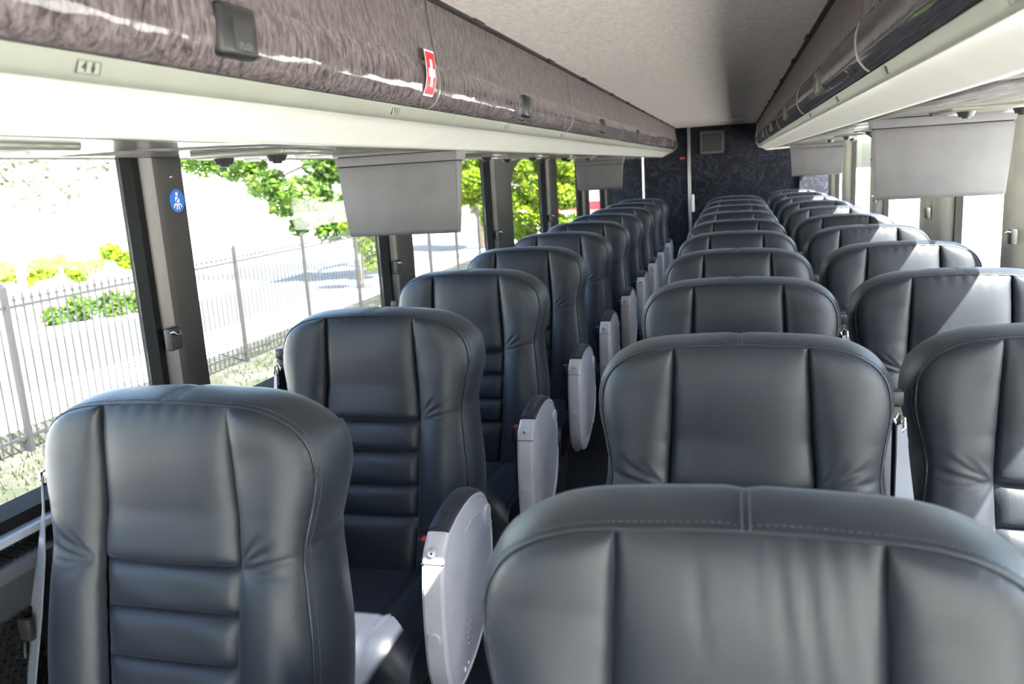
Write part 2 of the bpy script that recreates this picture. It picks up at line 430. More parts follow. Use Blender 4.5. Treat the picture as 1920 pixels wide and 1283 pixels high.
# seatbelt sticker
st = empty('seatbelt_sticker', (XL+.0008, 1.795, 1.442), 'round blue seatbelt sticker with a white seated figure on the near left window pillar', 'sticker')
m = MB(); m.disc((0, 0, 0), 'x', .0285, .0008, 40); build('sticker_disc', m, M['blue'], st)
m = MB(); X = .0012
m.disc((X-.0004, 0, .0165), 'x', .0045, .0006, 18)
def flat(poly): m.prism(poly, 'x', X-.0004, X+.0002)
flat([(-.0065, .010), (.0065, .010), (.0085, -.004), (-.0085, -.004)])
flat([(-.011, -.006), (.011, -.006), (.013, -.0105), (-.013, -.0105)])
flat([(-.013, -.009), (-.0095, -.009), (-.013, -.0165), (-.0165, -.0165)]); flat([(.013, -.009), (.0095, -.009), (.013, -.0165), (.0165, -.0165)])
flat([(-.0045, -.0115), (-.0012, -.0115), (-.0032, -.0215), (-.0065, -.0215)]); flat([(.0045, -.0115), (.0012, -.0115), (.0032, -.0215), (.0065, -.0215)])
build('figure', m, M['white'], st, smooth=0)
m = MB(); m.prism([(.0058, .0105), (.0085, .0085), (-.0065, -.0045), (-.0092, -.002)], 'x', X+.0001, X+.0006)
m.prism([(-.009, -.0048), (.009, -.0048), (.009, -.0066), (-.009, -.0066)], 'x', X+.0001, X+.0006)
build('belt_stripe', m, M['blue'], st, smooth=0)

# ================================================================== OVERHEAD BINS
def bezier_arc(pts, n=4):
    # Catmull-Rom through profile points
    res = []; P = [pts[0]]+pts+[pts[-1]]
    for i in range(1, len(P)-2):
        for k in range(n):
            t = k/n; a, b, c_, d = P[i-1], P[i], P[i+1], P[i+2]
            res.append(tuple(.5*((2*b[q])+(-a[q]+c_[q])*t+(2*a[q]-5*b[q]+4*c_[q]-d[q])*t*t+(-a[q]+3*b[q]-3*c_[q]+d[q])*t**3) for q in (0, 1)))
    res.append(pts[-1]); return res
def strip(prof, y0, y1, th, s, ny=1):
    """open profile (x,z) swept along y and given thickness away from the aisle"""
    m = MB(); n = len(prof)
    def nrm(i):
        a = prof[max(0, i-1)]; b = prof[min(n-1, i+1)]; dx, dz = b[0]-a[0], b[1]-a[1]; L = math.hypot(dx, dz) or 1
        nx, nz = -dz/L, dx/L
        if nx*s < 0: nx, nz = -nx, -nz
        return nx, nz
    poly = list(prof)+[(prof[i][0]+nrm(i)[0]*th, prof[i][1]+nrm(i)[1]*th) for i in range(n-1, -1, -1)]
    k = len(poly)
    ys = [lerp(y0, y1, j/ny) for j in range(ny+1)]
    vs = [(p[0], y, p[1]) for y in ys for p in poly]
    fs = [(j*k+i, j*k+(i+1) % k, (j+1)*k+(i+1) % k, (j+1)*k+i) for j in range(ny) for i in range(k)]
    for base in (0, ny*k):
        for i in range(n-1): fs.append((base+i, base+i+1, base+k-2-i, base+k-1-i))
    return m.add(vs, fs)
def make_bin(s, label):
    # s=-1 left, +1 right ; profile given as (x, z)
    if s < 0:
        upper = [(-.657, 1.850), (-.652, 1.80), (-.646, 1.75), (-.640, 1.708)]
        roll = [(-.640, 1.708), (-.634, 1.690), (-.632, 1.668), (-.636, 1.642), (-.648, 1.622), (-.664, 1.613)]
        rail = [(-.666, 1.611), (-.671, 1.602), (-.680, 1.590), (-.690, 1.585)]
        pan = [(-.690, 1.585), (-.712, 1.580), (-.745, 1.565), (-.775, 1.549), (-.792, 1.539), (-.806, 1.537)]
        xo = -1.335; zo = 1.549
    else:
        upper = [(.254, 1.850), (.250, 1.80), (.243, 1.75), (.237, 1.708)]
        roll = [(.237, 1.708), (.231, 1.690), (.230, 1.668), (.234, 1.642), (.246, 1.622), (.257, 1.613)]
        rail = [(.258, 1.611), (.260, 1.602), (.264, 1.590), (.270, 1.585)]
        pan = [(.270, 1.585), (.290, 1.582), (.315, 1.572), (.338, 1.558), (.350, 1.550), (.362, 1.549)]
        xo = .965; zo = 1.575
    r = empty('luggage_bin', (0, 0, 0), label, 'luggage bin')
    # body behind the doors
    bx = MB(); a = -.68 if s < 0 else .28
    bx.box(min(a, xo), max(a, xo), Y0, Y1-.1, 1.60, 1.92); build('bin_body', bx, M['groove'], r)
    ya = [1.83+1.61*k for k in range(-3, 6)]+[9.86]
    for i in range(len(ya)-1):
        y0, y1 = ya[i]+.004, ya[i+1]-.004
        y0 = max(y0, Y0)
        if y1 < Y0+.1: continue
        ue = bezier_arc(upper, 3)
        d = build('bin_door', strip(ue, y0, y1, .018, s, 3), M['door'], r, smooth=50)
        pr = bezier_arc(roll, 4)
        g_ = build('glossy_edge_cover', strip(pr, y0, y1, .014, s, 6), M['roll'] if s < 0 else M['roll2'], d, smooth=60)
        jp = [(p[0]-s*(-.0015 if False else .0)+(-s)*.0016, p[1]-.0006) for p in pr]
        build('joint_strip', strip(jp, y1-.010, y1-.001, .006, s), M['jointr'] if s > 0 else M['jointl'], g_, smooth=60)
        # latch in the middle of the door
        yc = ya[i]+.80 if i < len(ya)-2 else (y0+y1)/2
        xf = (-.632 if s < 0 else .230)
        q = -s  # towards the aisle
        lm = MB(); h = .042
        pq = .010 if s < 0 else .005
        lm.rbox(min(xf-q*.016, xf+q*pq), max(xf-q*.016, xf+q*pq), yc-.042, yc+.042, 1.655-h*.62, 1.655+h, .0095, 3)
        la = build('latch', lm, M['black'] if s < 0 else M['latch2'], d)
        lm = MB(); lm.rbox(min(xf+q*.0, xf+q*(pq+.0025)), max(xf+q*.0, xf+q*(pq+.0025)), yc-.020, yc+.026, 1.655-.018, 1.655+.022, .002, 2)
        me = lm.mesh('push_button', [M['shell'], M['tvdark']])
        # raised word on the button
        tm = text_mesh('PUSH', .013, .0004)
        bmm = bmesh.new(); bmm.from_mesh(me); nf = len(bmm.faces)
        mt = Matrix.Translation((xf+q*(pq+.0028), yc+.003, 1.643)) @ Matrix.Rotation(math.pi/2*q if q > 0 else -math.pi/2, 4, 'Z') @ Matrix.Rotation(math.pi/2, 4, 'X')
        tm.transform(mt)
        bmm.from_mesh(tm); bmm.faces.ensure_lookup_table()
        for f in bmm.faces[nf:]: f.material_index = 1
        bmm.to_mesh(me); bmm.free(); link('push_button', me, d)
    build('bin_rail', strip(bezier_arc(rail, 3), Y0, 9.88, .02, s), M['strip'], r, smooth=60)
    build('light_panel', strip(bezier_arc(pan, 4), Y0, 9.88, .012, s), M['cream'], r, smooth=60)
    # end cap: rounded cheek closing the bin by the bulkhead
    prof = bezier_arc(upper, 2)+bezier_arc(roll, 3)+bezier_arc(rail, 2)+bezier_arc(pan, 3)
    cap = [(p[0]-s*.006, p[1]-.003) for p in prof]+[(xo, zo-.005), (xo, 1.86)]
    build('end_cap', MB().prism(cap, 'y', 9.87, 9.90), M['cream'] if s > 0 else M['pod'], r, smooth=40)
    # underside service panels, one per seat row
    xa = pan[-1][0]; za = pan[-1][1]+.004
    for k in range(-2, 10):
        yk = .55+.86*k
        m = MB(); nx = 6
        def fn(u, v, yk=yk):
            x = lerp(xa-s*(-.004), xo, u); z = lerp(za, zo, u)+.004*math.sin(u*math.pi)
            return (x, lerp(yk, yk+.852, v), z)
        m.grid(fn, 8, 6)
        bmx = m.mesh('service_panel', M['podfilm'] if k % 2 else M['pod'], 60)
        so_ = link('service_panel', bmx, r)
        sd = so_.modifiers.new('solid', 'SOLIDIFY'); sd.thickness = .006; sd.offset = 1 if False else 0
        # console with two reading lights and two air nozzles
        cx = lerp(xa, xo, .55); m = MB()
        cz = lerp(za, zo, .55)
        m.rbox(cx-.12, cx+.12, yk+.30, yk+.56, cz-.012, cz+.004, .005, 2)
        co = build('service_console', m, M['pod'], r)
        for (dx, dy) in ((-.07, .36), (.07, .36)):
            m = MB(); m.disc((cx+dx, yk+dy, cz-.010), 'z', .026, -.016, 20, .018); m.disc((cx+dx, yk+dy, cz-.026), 'z', .012, -.005, 16, .010)
            build('air_nozzle', m, M['black'], co, smooth=40)
        for (dx, dy) in ((-.07, .48), (.07, .48)):
            m = MB(); m.disc((cx+dx, yk+dy, cz-.010), 'z', .022, -.008, 20, .019)
            build('reading_light', m, M['greylt'], co, smooth=40)
    return r
BL = make_bin(-1, 'long overhead luggage bin with brown carpeted doors above the left windows')
BR = make_bin(1, 'long overhead luggage bin with glossy door edges toned dark for reflections above the right windows')

# row number plaques on the rails
def plaque(x, y, z, s, txt, label):
    p = empty('row_plaque', (x, y, z), label, 'sign', 'row number plaques on the bin rails')
    m = MB(); m.rbox(-.0008, .0008, -.022, .022, -.0085, .0085, .0007, 1); build('plate', m, M['strip'], p)
    m = MB()
    for (a, b, c_, d) in ((-.022, .022, .0078, .0086), (-.022, .022, -.0086, -.0078), (-.022, -.0212, -.0086, .0086), (.0212, .022, -.0086, .0086)):
        m.box(-.0002, .0012, a, b, c_, d)
    q = 1
    m.box(-.0002, .0012, q*.008-.0022, q*.008+.0022, -.006, .003); m.disc((-.0002, q*.008, .005), 'x', .0022, .0014, 10)
    m.box(-.0002, .0012, q*.008-.0036, q*.008+.0036, -.002, .001)
    b_ = build('border_and_figure', m, M['black'], p, smooth=0)
    if txt:
        tm = text_mesh(txt, .019, .0004); tm.materials.append(M['black'])
        rz = math.pi/2
        tm.transform(Matrix.Translation((q*.0014, -q*.009, 0)) @ Matrix.Rotation(rz, 4, 'Z') @ Matrix.Rotation(math.pi/2, 4, 'X'))
        link('numeral', tm, p)
    p.scale = (1, .78, .85); p.rotation_euler = (0, math.radians(22), 0 if s < 0 else math.pi)
for i, (y, t_, lb) in enumerate(((.79, '4', 'number plaque on the left bin rail, nearest the camera, reading 4'), (1.647, '7', 'small number plaque on the left rail below the red cross sticker'), (2.532, None, 'tiny number plaque on the left rail below the second latch'), (3.39, None, 'fourth tiny number plaque along the left bin rail'))):
    plaque(-.6725, y, 1.5985, -1, t_, lb)
for i, (y, t_, lb) in enumerate(((.94, None, 'number plaque on the right bin rail at the top right corner'), (1.661, None, 'number plaque on the right rail just past the first door joint'), (2.388, None, 'small number plaque on the right rail beyond the latch'), (3.2, None, 'tiny number plaque on the right rail by the second door joint'))):
    plaque(.2595, y, 1.5985, 1, t_, lb)
# first aid sticker
fa = empty('first_aid_sticker', (-.628, 1.752, 1.680), 'red sticker with a white cross on the left bin door near the door joint', 'sticker')
m = MB()
prof = [(.004, .047), (.0065, .02), (.0065, -.01), (.002, -.03), (-.006, -.047)]
def stick(y0, y1, z0, z1, off):
    m.grid(lambda u, v: (interp([(-.047, -.006), (-.03, .002), (-.01, .0065), (.02, .0065), (.047, .004)], lerp(z0, z1, v))+off-.004, lerp(y0, y1, u), lerp(z0, z1, v)), 1, 12)
stick(-.0300, .0300, -.047, .047, 0.0); build('sticker_border', m, M['white'], fa)
m = MB(); stick(-.0265, .0265, -.043, .043, .0006); build('sticker_field', m, M['red'], fa)
m = MB(); stick(-.0075, .0075, -.028, .028, .0012); stick(-.019, .019, -.009, .009, .00125); build('cross', m, M['white'], fa)

# ================================================================== MONITORS
def make_monitor(x0, x1, y, zt, zb, s, label, lift):
    r = empty('flip_down_monitor', ((x0+x1)/2, y, zt), label, 'monitor', 'grey flip-down monitors under the bins')
    W = (x1-x0)/2; H = zt-zb
    m = MB()  # mount
    def frus(w0, w1, d0, d1, z0, z1, yb=.0):
        vs = [(-w0, -.0-yb, z0), (w0, -yb, z0), (w0, d0, z0), (-w0, d0, z0), (-w1, -yb, z1), (w1, -yb, z1), (w1, d1, z1), (-w1, d1, z1)]
        m.add(vs, [(0, 1, 2, 3), (4, 7, 6, 5), (0, 4, 5, 1), (1, 5, 6, 2), (2, 6, 7, 3), (3, 7, 4, 0)])
    frus(W+.018, W+.022, .10, .11, -.006, lift, .004); build('mount', m, M['tvgrey'], r, bevel=.0015)
    m = MB(); frus(W+.010, W+.014, .085, .09, -.035, -.0085, .002); build('hinge_bar', m, M['tvgrey'], r, bevel=.0015)
    m = MB(); m.box(-W-.004, W+.004, .004, .07, -.0425, -.005); build('hinge_core', m, M['groove'], r)
    m = MB(); n = 10
    # back shell: slight taper to the bottom with rounded lower edge
    sec = [(-.038, .0, 1.0), (-.06, -.001, .995), (-H*.6, .004, .965), (-H+.016, .010, .945), (-H+.006, .0165, .942), (-H, .026, .935), (-H, .048, .935), (-H*.6, .058, .965), (-.038, .070, 1.0)]
    vs = []
    for (z, yy, k) in sec: vs += [(-W*k-.006, yy, z), (W*k+.006, yy, z)]
    fs = [(2*i, 2*i+1, 2*i+3, 2*i+2) for i in range(len(sec)-1)]+[(0, 2*len(sec)-2, 2*len(sec)-1, 1)]
    fs += [tuple(range(0, 2*len(sec), 2)), tuple(range(1, 2*len(sec), 2))[::-1]]
    m.add(vs, fs); build('back_cover', m, M['tvgrey'], r, bevel=.003)
    m = MB(); m.box(-W*.88, W*.88, .062, .0665, -H+.03, -.05); build('screen', m, M['screen'], r)
    m = MB(); m.tube([(W*.935+.007, .018, -H+.004), (W*.965+.008, .008, -H*.55), (W+.007, .004, -.045)], .0022, 6); build('edge_trim', m, M['tvdark'], r)
    m = MB(); m.disc((-W-.007, .03, -H*.5), 'x', .004, -.003, 10); build('screw', m, M['metal'], r)
    return r
make_monitor(-1.190, -.815, 2.42, 1.545, 1.290, -1, 'grey flip-down monitor in front of the second left window', .03)
make_monitor(-1.204, -.850, 6.60, 1.522, 1.290, -1, 'small distant grey monitor hanging on the left near the rear wall', .03)
make_monitor(.424, .796, 2.83, 1.563, 1.308, 1, 'large grey flip-down monitor at the upper right by the window', .012)
make_monitor(.423, .790, 6.80, 1.553, 1.308, 1, 'small distant grey monitor hanging on the right near the rear wall', .012)

# ================================================================== SEATS
OUT = [(.40, .252), (.50, .262), (.60, .268), (.70, .266), (.78, .259), (.85, .252), (.90, .262), (.95, .273), (1.0, .271)]
def yb(z):
    return -.26*(.92-z)+.10*(.92-z)**2 if z < .92 else .04*(z-.92)
def dense(pts, n=10):
    q = [pts[0]]+list(pts)+[pts[-1]]; o = []
    for i in range(1, len(q)-2):
        for k in range(n):
            t = k/n; a, b, c_, d = q[i-1], q[i], q[i+1], q[i+2]
            o.append(tuple(.5*((2*b[j])+(-a[j]+c_[j])*t+(2*a[j]-5*b[j]+4*c_[j]-d[j])*t*t+(-a[j]+3*b[j]-3*c_[j]+d[j])*t**3) for j in (0, 1)))
    return o+[pts[-1]]
OC = dense([(.252, .385), (.262, .50), (.268, .60), (.268, .69), (.260, .78), (.2535, .85), (.260, .90), (.2705, .95), (.2725, .99), (.265, 1.03), (.243, 1.063), (.207, 1.086), (.168, 1.097), (.13, 1.1015)])
OL = [0]
for a_, b_ in zip(OC, OC[1:]): OL.append(OL[-1]+math.hypot(b_[0]-a_[0], b_[1]-a_[1]))
def outer(t):
    """outer front seam on the +u side: t 0 bottom .. 1 at the crown seam (u=.13)"""
    L = t*OL[-1]; lo, hi = 0, len(OL)-1
    while hi-lo > 1:
        mi = (lo+hi)//2
        if OL[mi] <= L: lo = mi
        else: hi = mi
    q = (L-OL[lo])/max(1e-9, OL[hi]-OL[lo])
    return lerp(OC[lo][0], OC[hi][0], q), lerp(OC[lo][1], OC[hi][1], q)
def outer_old(t):
    if t < .66:
        z = lerp(.385, 1.0, t/.66); return interp(OUT, z), z
    a = (t-.66)/.34
    P = [(.271, 1.0), (.262, 1.035), (.238, 1.062), (.205, 1.082), (.168, 1.094), (.13, 1.101)]
    f = a*5; i = min(4, int(f)); q = f-i
    return lerp(P[i][0], P[i+1][0], q), lerp(P[i][1], P[i+1][1], q)
INN_ = dense([(.385, .118), (.55, .132), (.70, .137), (.80, .140), (.83, .1405), (.88, .138), (.95, .133), (1.05, .129), (1.105, .128)], 6)
class INNT:
    pass
INN = INN_
def yface(u, z):
    # shallow bucket: bolsters sit forward, rim rolls back
    o = .27
    e = max(0, abs(u)-.20)/.07
    return yb(z)-.012*math.exp(-((abs(u)-.2)/.07)**2)*min(1, max(0, (1.02-z)/.1))+.010*e*e
def crease(u, z):
    """radiating leather folds at the shoulder joint"""
    px, pz = .143, .832; du, dz = abs(u)-px, z-pz; r = math.hypot(du, dz)
    if r < .008: return 0
    h = 0; sg = 1 if u > 0 else -1
    for a, amp, ln in ((52 if u > 0 else 44, .0035, .09), (31, .0045, .12), (12, .006, .13), (-3, .005, .12), (-20, .003, .09)):
        ar = math.radians(a+3*sg); dist = -du*math.sin(ar)+dz*math.cos(ar)+.012*(r/.1)**2*sg*.4; along = du*math.cos(ar)+dz*math.sin(ar)
        if along <= 0: continue
        w_ = .0035+.028*along
        k = min(1, along/.025)*max(0, 1-along/ln)
        h += amp*k*(-math.exp(-(dist/w_)**2)+.55*math.exp(-((dist-w_*1.7)/w_)**2))
    return h
def pf(s, p): return max(0, 1-abs(2*s-1)**p)
def bolster(sgn, amp=1):
    m = MB()
    def fn(s, t):
        uo, zo = outer(t); zi = lerp(.385, 1.101, t**.985 if t else 0); ui = interp(INN, zi)
        u = lerp(ui, uo, s); z = lerp(zi, zo, s)
        h = .027*(pf(s**.85, 2.6)**.55)*(max(0, 1-t**14)**.5)*(1-.22*math.exp(-((z-.845)/.04)**2))
        h += crease(u*sgn, z)*amp*pf(s, 6)
        # edge tucks along inner seam and crown
        h += .0010*math.sin(z*130+1.3*sgn)*math.exp(-s/.06)
        h -= .003*math.exp(-s/.02)
        h += .0012*math.sin(t*300)*math.exp(-(1-s)/.05)*(1 if t > .5 else .3)
        return (u*sgn, yface(u, z)-h, z)
    m.grid(fn, 44, 150, flip=sgn < 0); return m
def headrest(puck=0):
    m = MB()
    def fn(s, t):
        z0 = .826-.004*math.sin(s*math.pi); zt = lerp(.826, 1.105, t)
        ui = interp(INN, zt); u = lerp(-ui, ui, s)
        ztop = 1.101+.005*(1-(2*s-1)**2)
        z = lerp(z0, ztop, t)
        h = .027*(pf(s, 4.2)**.5)*((1-(max(0, 2*t-1))**2.8)**.7)*(1-(max(0, 1-2*t))**9)**.5*(1+.12*(1-t))
        h -= .003*(math.exp(-s/.015)+math.exp(-(1-s)/.015))
        if puck:
            for (c_, w_, a, l) in ((.30, .018, .004, .5), (.52, .02, .003, .35), (.60, .022, .0055, .55), (.70, .02, .0055, .75), (.80, .018, .005, .5), (.90, .015, .004, .4)):
                h -= puck*a*math.exp(-((s-c_-(1-t)*.12)/w_)**2)*max(0, 1-(1-t)/l)
        else: h += .0012*math.sin(s*48)*math.exp(-(1-t)/.05)
        return (u, yface(0, z)-h, z)
    m.grid(fn, 40, 30); return m
def pad(z0, z1, ph, last=False):
    m = MB()
    def fn(s, t):
        z = lerp(z0, z1, t); ui = interp(INN, z); u = lerp(-ui, ui, s)
        h = ph*(pf(s, 7)**.5)*(pf(t, 3.2)**.5)-.004+.0007*math.sin(s*9+z*80)
        return (u, yface(0, z)-h, z)
    m.grid(fn, 22, 12); return m
def rim_pts(off=0, n=70):
    R_ = [outer(t/n) for t in range(n+1)]
    top = [(u, 1.101+.005*(1-(u/.13)**2)) for u in [lerp(.13, -.13, i/14) for i in range(1, 14)]]
    return R_+top+[(-u, z) for u, z in R_[::-1]]
def boxing():
    """side and top leather band from the front seam round to the back shell"""
    P = rim_pts(); n = len(P); m = MB()
    prof = [(0, 0, 0), (.004, .006, 0), (.012, .026, 0), (.017, .055, 0), (.018, .085, 0), (.014, .115, 0), (.004, .140, 0), (-.014, .156, 0), (-.04, .162, 0)]
    rows = []
    for i, (u, z) in enumerate(P):
        a = P[max(0, i-1)]; b = P[min(n-1, i+1)]; tx, tz = b[0]-a[0], b[1]-a[1]; L = math.hypot(tx, tz) or 1
        nx, nz = tz/L, -tx/L
        if nx*u+nz*(z-.7)*.3 < 0: nx, nz = -nx, -nz
        y0 = yface(u, z)
        dpt = 1+max(0, .92-z)*.35
        topf = abs(nz)
        row = []
        for k, (o_, d, _) in enumerate(prof):
            oo = o_*(1-.35*topf) if o_ > 0 else o_*1.2
            sc = lerp(dpt, .95, topf)
            # seams: at crown centre, and across the side at z .868
            se = -.0035*math.exp(-((z-.868)/.004)**2)*(1 if 0 < k < 7 and topf < .6 else 0)
            se += -.003*math.exp(-(u/.003)**2)*(1 if topf > .8 and k else 0)
            se += .0016*math.sin(z*210)*math.exp(-((k-1.5)/1.2)**2)*(1-topf)*(1 if z > .95 else .3)
            row.append((u+nx*(oo+se), y0+d*sc, z+nz*(oo+se)-(.018*max(0, (d-.08)/.08)**2 if topf > .5 else 0)))
        rows.append(row)
    vs = [p for r in rows for p in r]; k = len(prof)
    fs = [(i*k+j, i*k+j+1, (i+1)*k+j+1, (i+1)*k+j) for i in range(n-1) for j in range(k-1)]
    m.add(vs, fs)
    return m, [r[-1] for r in rows], [tuple(Vector(r[1]).lerp(Vector(r[2]), .25)*1.0+Vector((r[1][0]*.003, -.0004, .0008))) for r in rows]
def stitch_line(pts_fn, n, w_=.0007, ln=.55):
    m = MB()
    P = [Vector(pts_fn(i/n)) for i in range(n+1)]
    for i in range(n):
        a, b = P[i], P[i+1].lerp(P[i], 1-ln); m.tube([a, b], w_, 4)
    return m
def make_seat(kind, puck=0):
    """origin on the floor under the front seam of the crown; faces -Y"""
    r = empty('coach_seat')
    L = M['leather']
    build('bolster', bolster(1), L, r, smooth=70); build('bolster', bolster(-1), L, r, smooth=70)
    build('headrest_panel', headrest(puck), L, r, smooth=70)
    for z0, z1, ph in ((.742, .826, .019), (.655, .742, .021), (.570, .655, .021), (.385, .570, .020)):
        build('back_pad', pad(z0, z1, ph), L, r, smooth=70)
    bxg, edge, srow = boxing()
    b_ = build('side_cover', bxg, L, r, smooth=60)
    # rear shell
    m = MB(); n = len(edge)
    cen = [(p[0]*.5, p[1]+.012, lerp(p[2], .75, .4)) for p in edge]
    vs = list(edge)+cen+[(0, .13, .72)]
    fs = [(i, i+1, n+i+1, n+i) for i in range(n-1)]+[(n+i, n+i+1, 2*n) for i in range(n-1)]+[(n-1, 0, n, 2*n-1), (2*n-1, n, 2*n)]
    m.add(vs, fs); build('back_shell', m, M['shell'], r, smooth=60)
    # piping + stitching
    P = rim_pts()
    m = MB(); m.tube([(u*1.006, yface(u, z)-.0002, z+.0006) for u, z in P], .0022, 6); build('piping', m, L, b_)
    def rl(t):
        f = t*(len(srow)-1); i = min(len(srow)-2, int(f)); return Vector(srow[i]).lerp(Vector(srow[i+1]), f-i)
    tag(build('stitching', stitch_line(rl, 380), M['stitch'], b_, smooth=0), kind='stuff')
    m = MB()
    for dx in (-.004, .004): m.tube([(dx, .004, 1.1085), (dx, .03, 1.1160), (dx, .06, 1.1190), (dx, .09, 1.1165)], .0008, 5)
    build('crown_seam', m, M['stitch'], b_)
    # seat cushion
    m = MB()
    def cf(s, t):
        # s across, t front(0)->back(1) over the top, with front roll
        u = lerp(-.25, .25, s)
        tt = t
        if tt < .3:
            a = (1-tt/.3)*math.pi*.55; y = -.455-.06*math.sin(a); z = .385+.065*math.cos(a) if a < math.pi/2 else .385+.065*math.cos(a)-.08*(a-math.pi/2)/.157
        else: y = lerp(-.455, -.02, (tt-.3)/.7); z = lerp(.45, .425, (tt-.3)/.7)
        e = pf(s, 8)
        z += .010*math.exp(-((abs(u)-.19)/.04)**2)-(1-e)*.05
        z += -.006*math.exp(-((abs(u)-.14)/.006)**2)
        return (u, y+(1-e)*.02, z)
    m.grid(cf, 40, 30)
    cu_ = build('seat_cushion', m, L, r, smooth=70)
    m = MB(); m.rbox(-.245, .245, -.49, .03, .29, .412, .02, 3); build('cushion_side', m, L, cu_)
    m = MB(); m.tube([(-.246, y, .408+.006*math.sin(q)) for q, y in enumerate([-.47, -.4, -.3, -.2, -.1, 0])], .003, 6); build('piping', m, L, cu_)
    m = MB(); m.tube([(.246, y, .408+.006*math.sin(q)) for q, y in enumerate([-.47, -.4, -.3, -.2, -.1, 0])], .003, 6); build('piping', m, L, cu_)
    # frame and pedestal
    m = MB(); m.rbox(-.235, .235, -.46, .06, .245, .289, .008, 2); build('seat_frame', m, M['shell'], r)
    for sx in (-1, 1):
        m = MB(); m.prism([(-.34, .245), (-.02, .245), (-.10, .0), (-.28, .0)], 'x', sx*.17-.015, sx*.17+.015); build('leg', m, M['shell'], r, bevel=.003)
    # belt side: +1 means on the seat's +X side
    bs = -1 if kind == 'left' else 1
    ex = .022 if kind == 'left' else 0
    bx0 = bs*(.292+ex)
    m = MB(); m.rbox(min(bs*.262, bs*(.305+ex)), max(bs*(.262+ex*1.4), bs*(.305+ex)), .055, .085, .975, 1.005, .005, 2)
    m.rbox(min(bs*(.270+ex), bs*(.300+ex)), max(bs*(.270+ex), bs*(.300+ex)), .050, .075, .930, .976, .004, 2)
    bk = build('belt_guide', m, M['black'], r)
    m = MB(); m.tube([(bs*(.296+ex), .052, .962), (bs*(.303+ex), .044, .955), (bs*(.306+ex), .040, .940), (bs*(.300+ex), .040, .930), (bs*(.290+ex), .044, .934), (bs*(.288+ex), .050, .952)], .0035, 8, closed=True); build('guide_ring', m, M['metal'], bk)
    m = MB()
    pts = [(bs*(.298+ex), .040, .945), (bs*(.300+ex), .030, .88), (bs*(.302+ex), .010, .80), (bs*(.306+ex), -.02, .70), (bs*(.310+ex), -.05, .60), (bs*(.312+ex), -.08, .50), (bs*.30, -.09, .40)]
    wd = [(.010*bs, .012, 0), (.013*bs, .012, 0), (.019*bs, .012, 0), (.022*bs, .010, 0), (.022*bs, .010, 0), (.022*bs, .012, 0), (.020*bs, .012, 0)]
    m.ribbon(pts, wd); build('shoulder_belt', m, M['strap'], r, smooth=30)
    m = MB()
    m.ribbon([(bs*(.290+ex), .06, .945), (bs*(.290+ex), .055, .80), (bs*(.292+ex), .04, .60), (bs*(.295+ex), .02, .40)], [(0, .02, 0)]*4); build('return_belt', m, M['strapdk'], r, smooth=30)
    m = MB(); m.rbox(bs*(.310+ex)-.016, bs*(.310+ex)+.016, -.052, -.040, .655, .70, .004, 2); bt = build('belt_tongue', m, M['black'], r)
    m = MB(); m.tube([(bs*(.320+ex)-.008, -.054, .655), (bs*(.322+ex)-.009, -.056, .625), (bs*(.322+ex)+.009, -.056, .625), (bs*(.320+ex)+.008, -.054, .655)], .0035, 8); build('tongue_plate', m, M['metal'], bt)
    # buckle on the other side
    m = MB(); m.rbox(-bs*.262-.014, -bs*.262+.014, -.36, -.33, .45, .60, .005, 2); bu = build('buckle_stalk', m, M['black'], r)
    m = MB(); m.rbox(-bs*.262-.017, -bs*.262+.012, -.375, -.335, .595, .650, .006, 2); build('buckle', m, M['black'], bu)
    m = MB(); m.rbox(-bs*.262-.006, -bs*.262+.007, -.373, -.356, .646, .653, .002, 1); build('release_button', m, M['red'], bu)
    if kind == 'left': armrest(r, .310, 1)
    return r
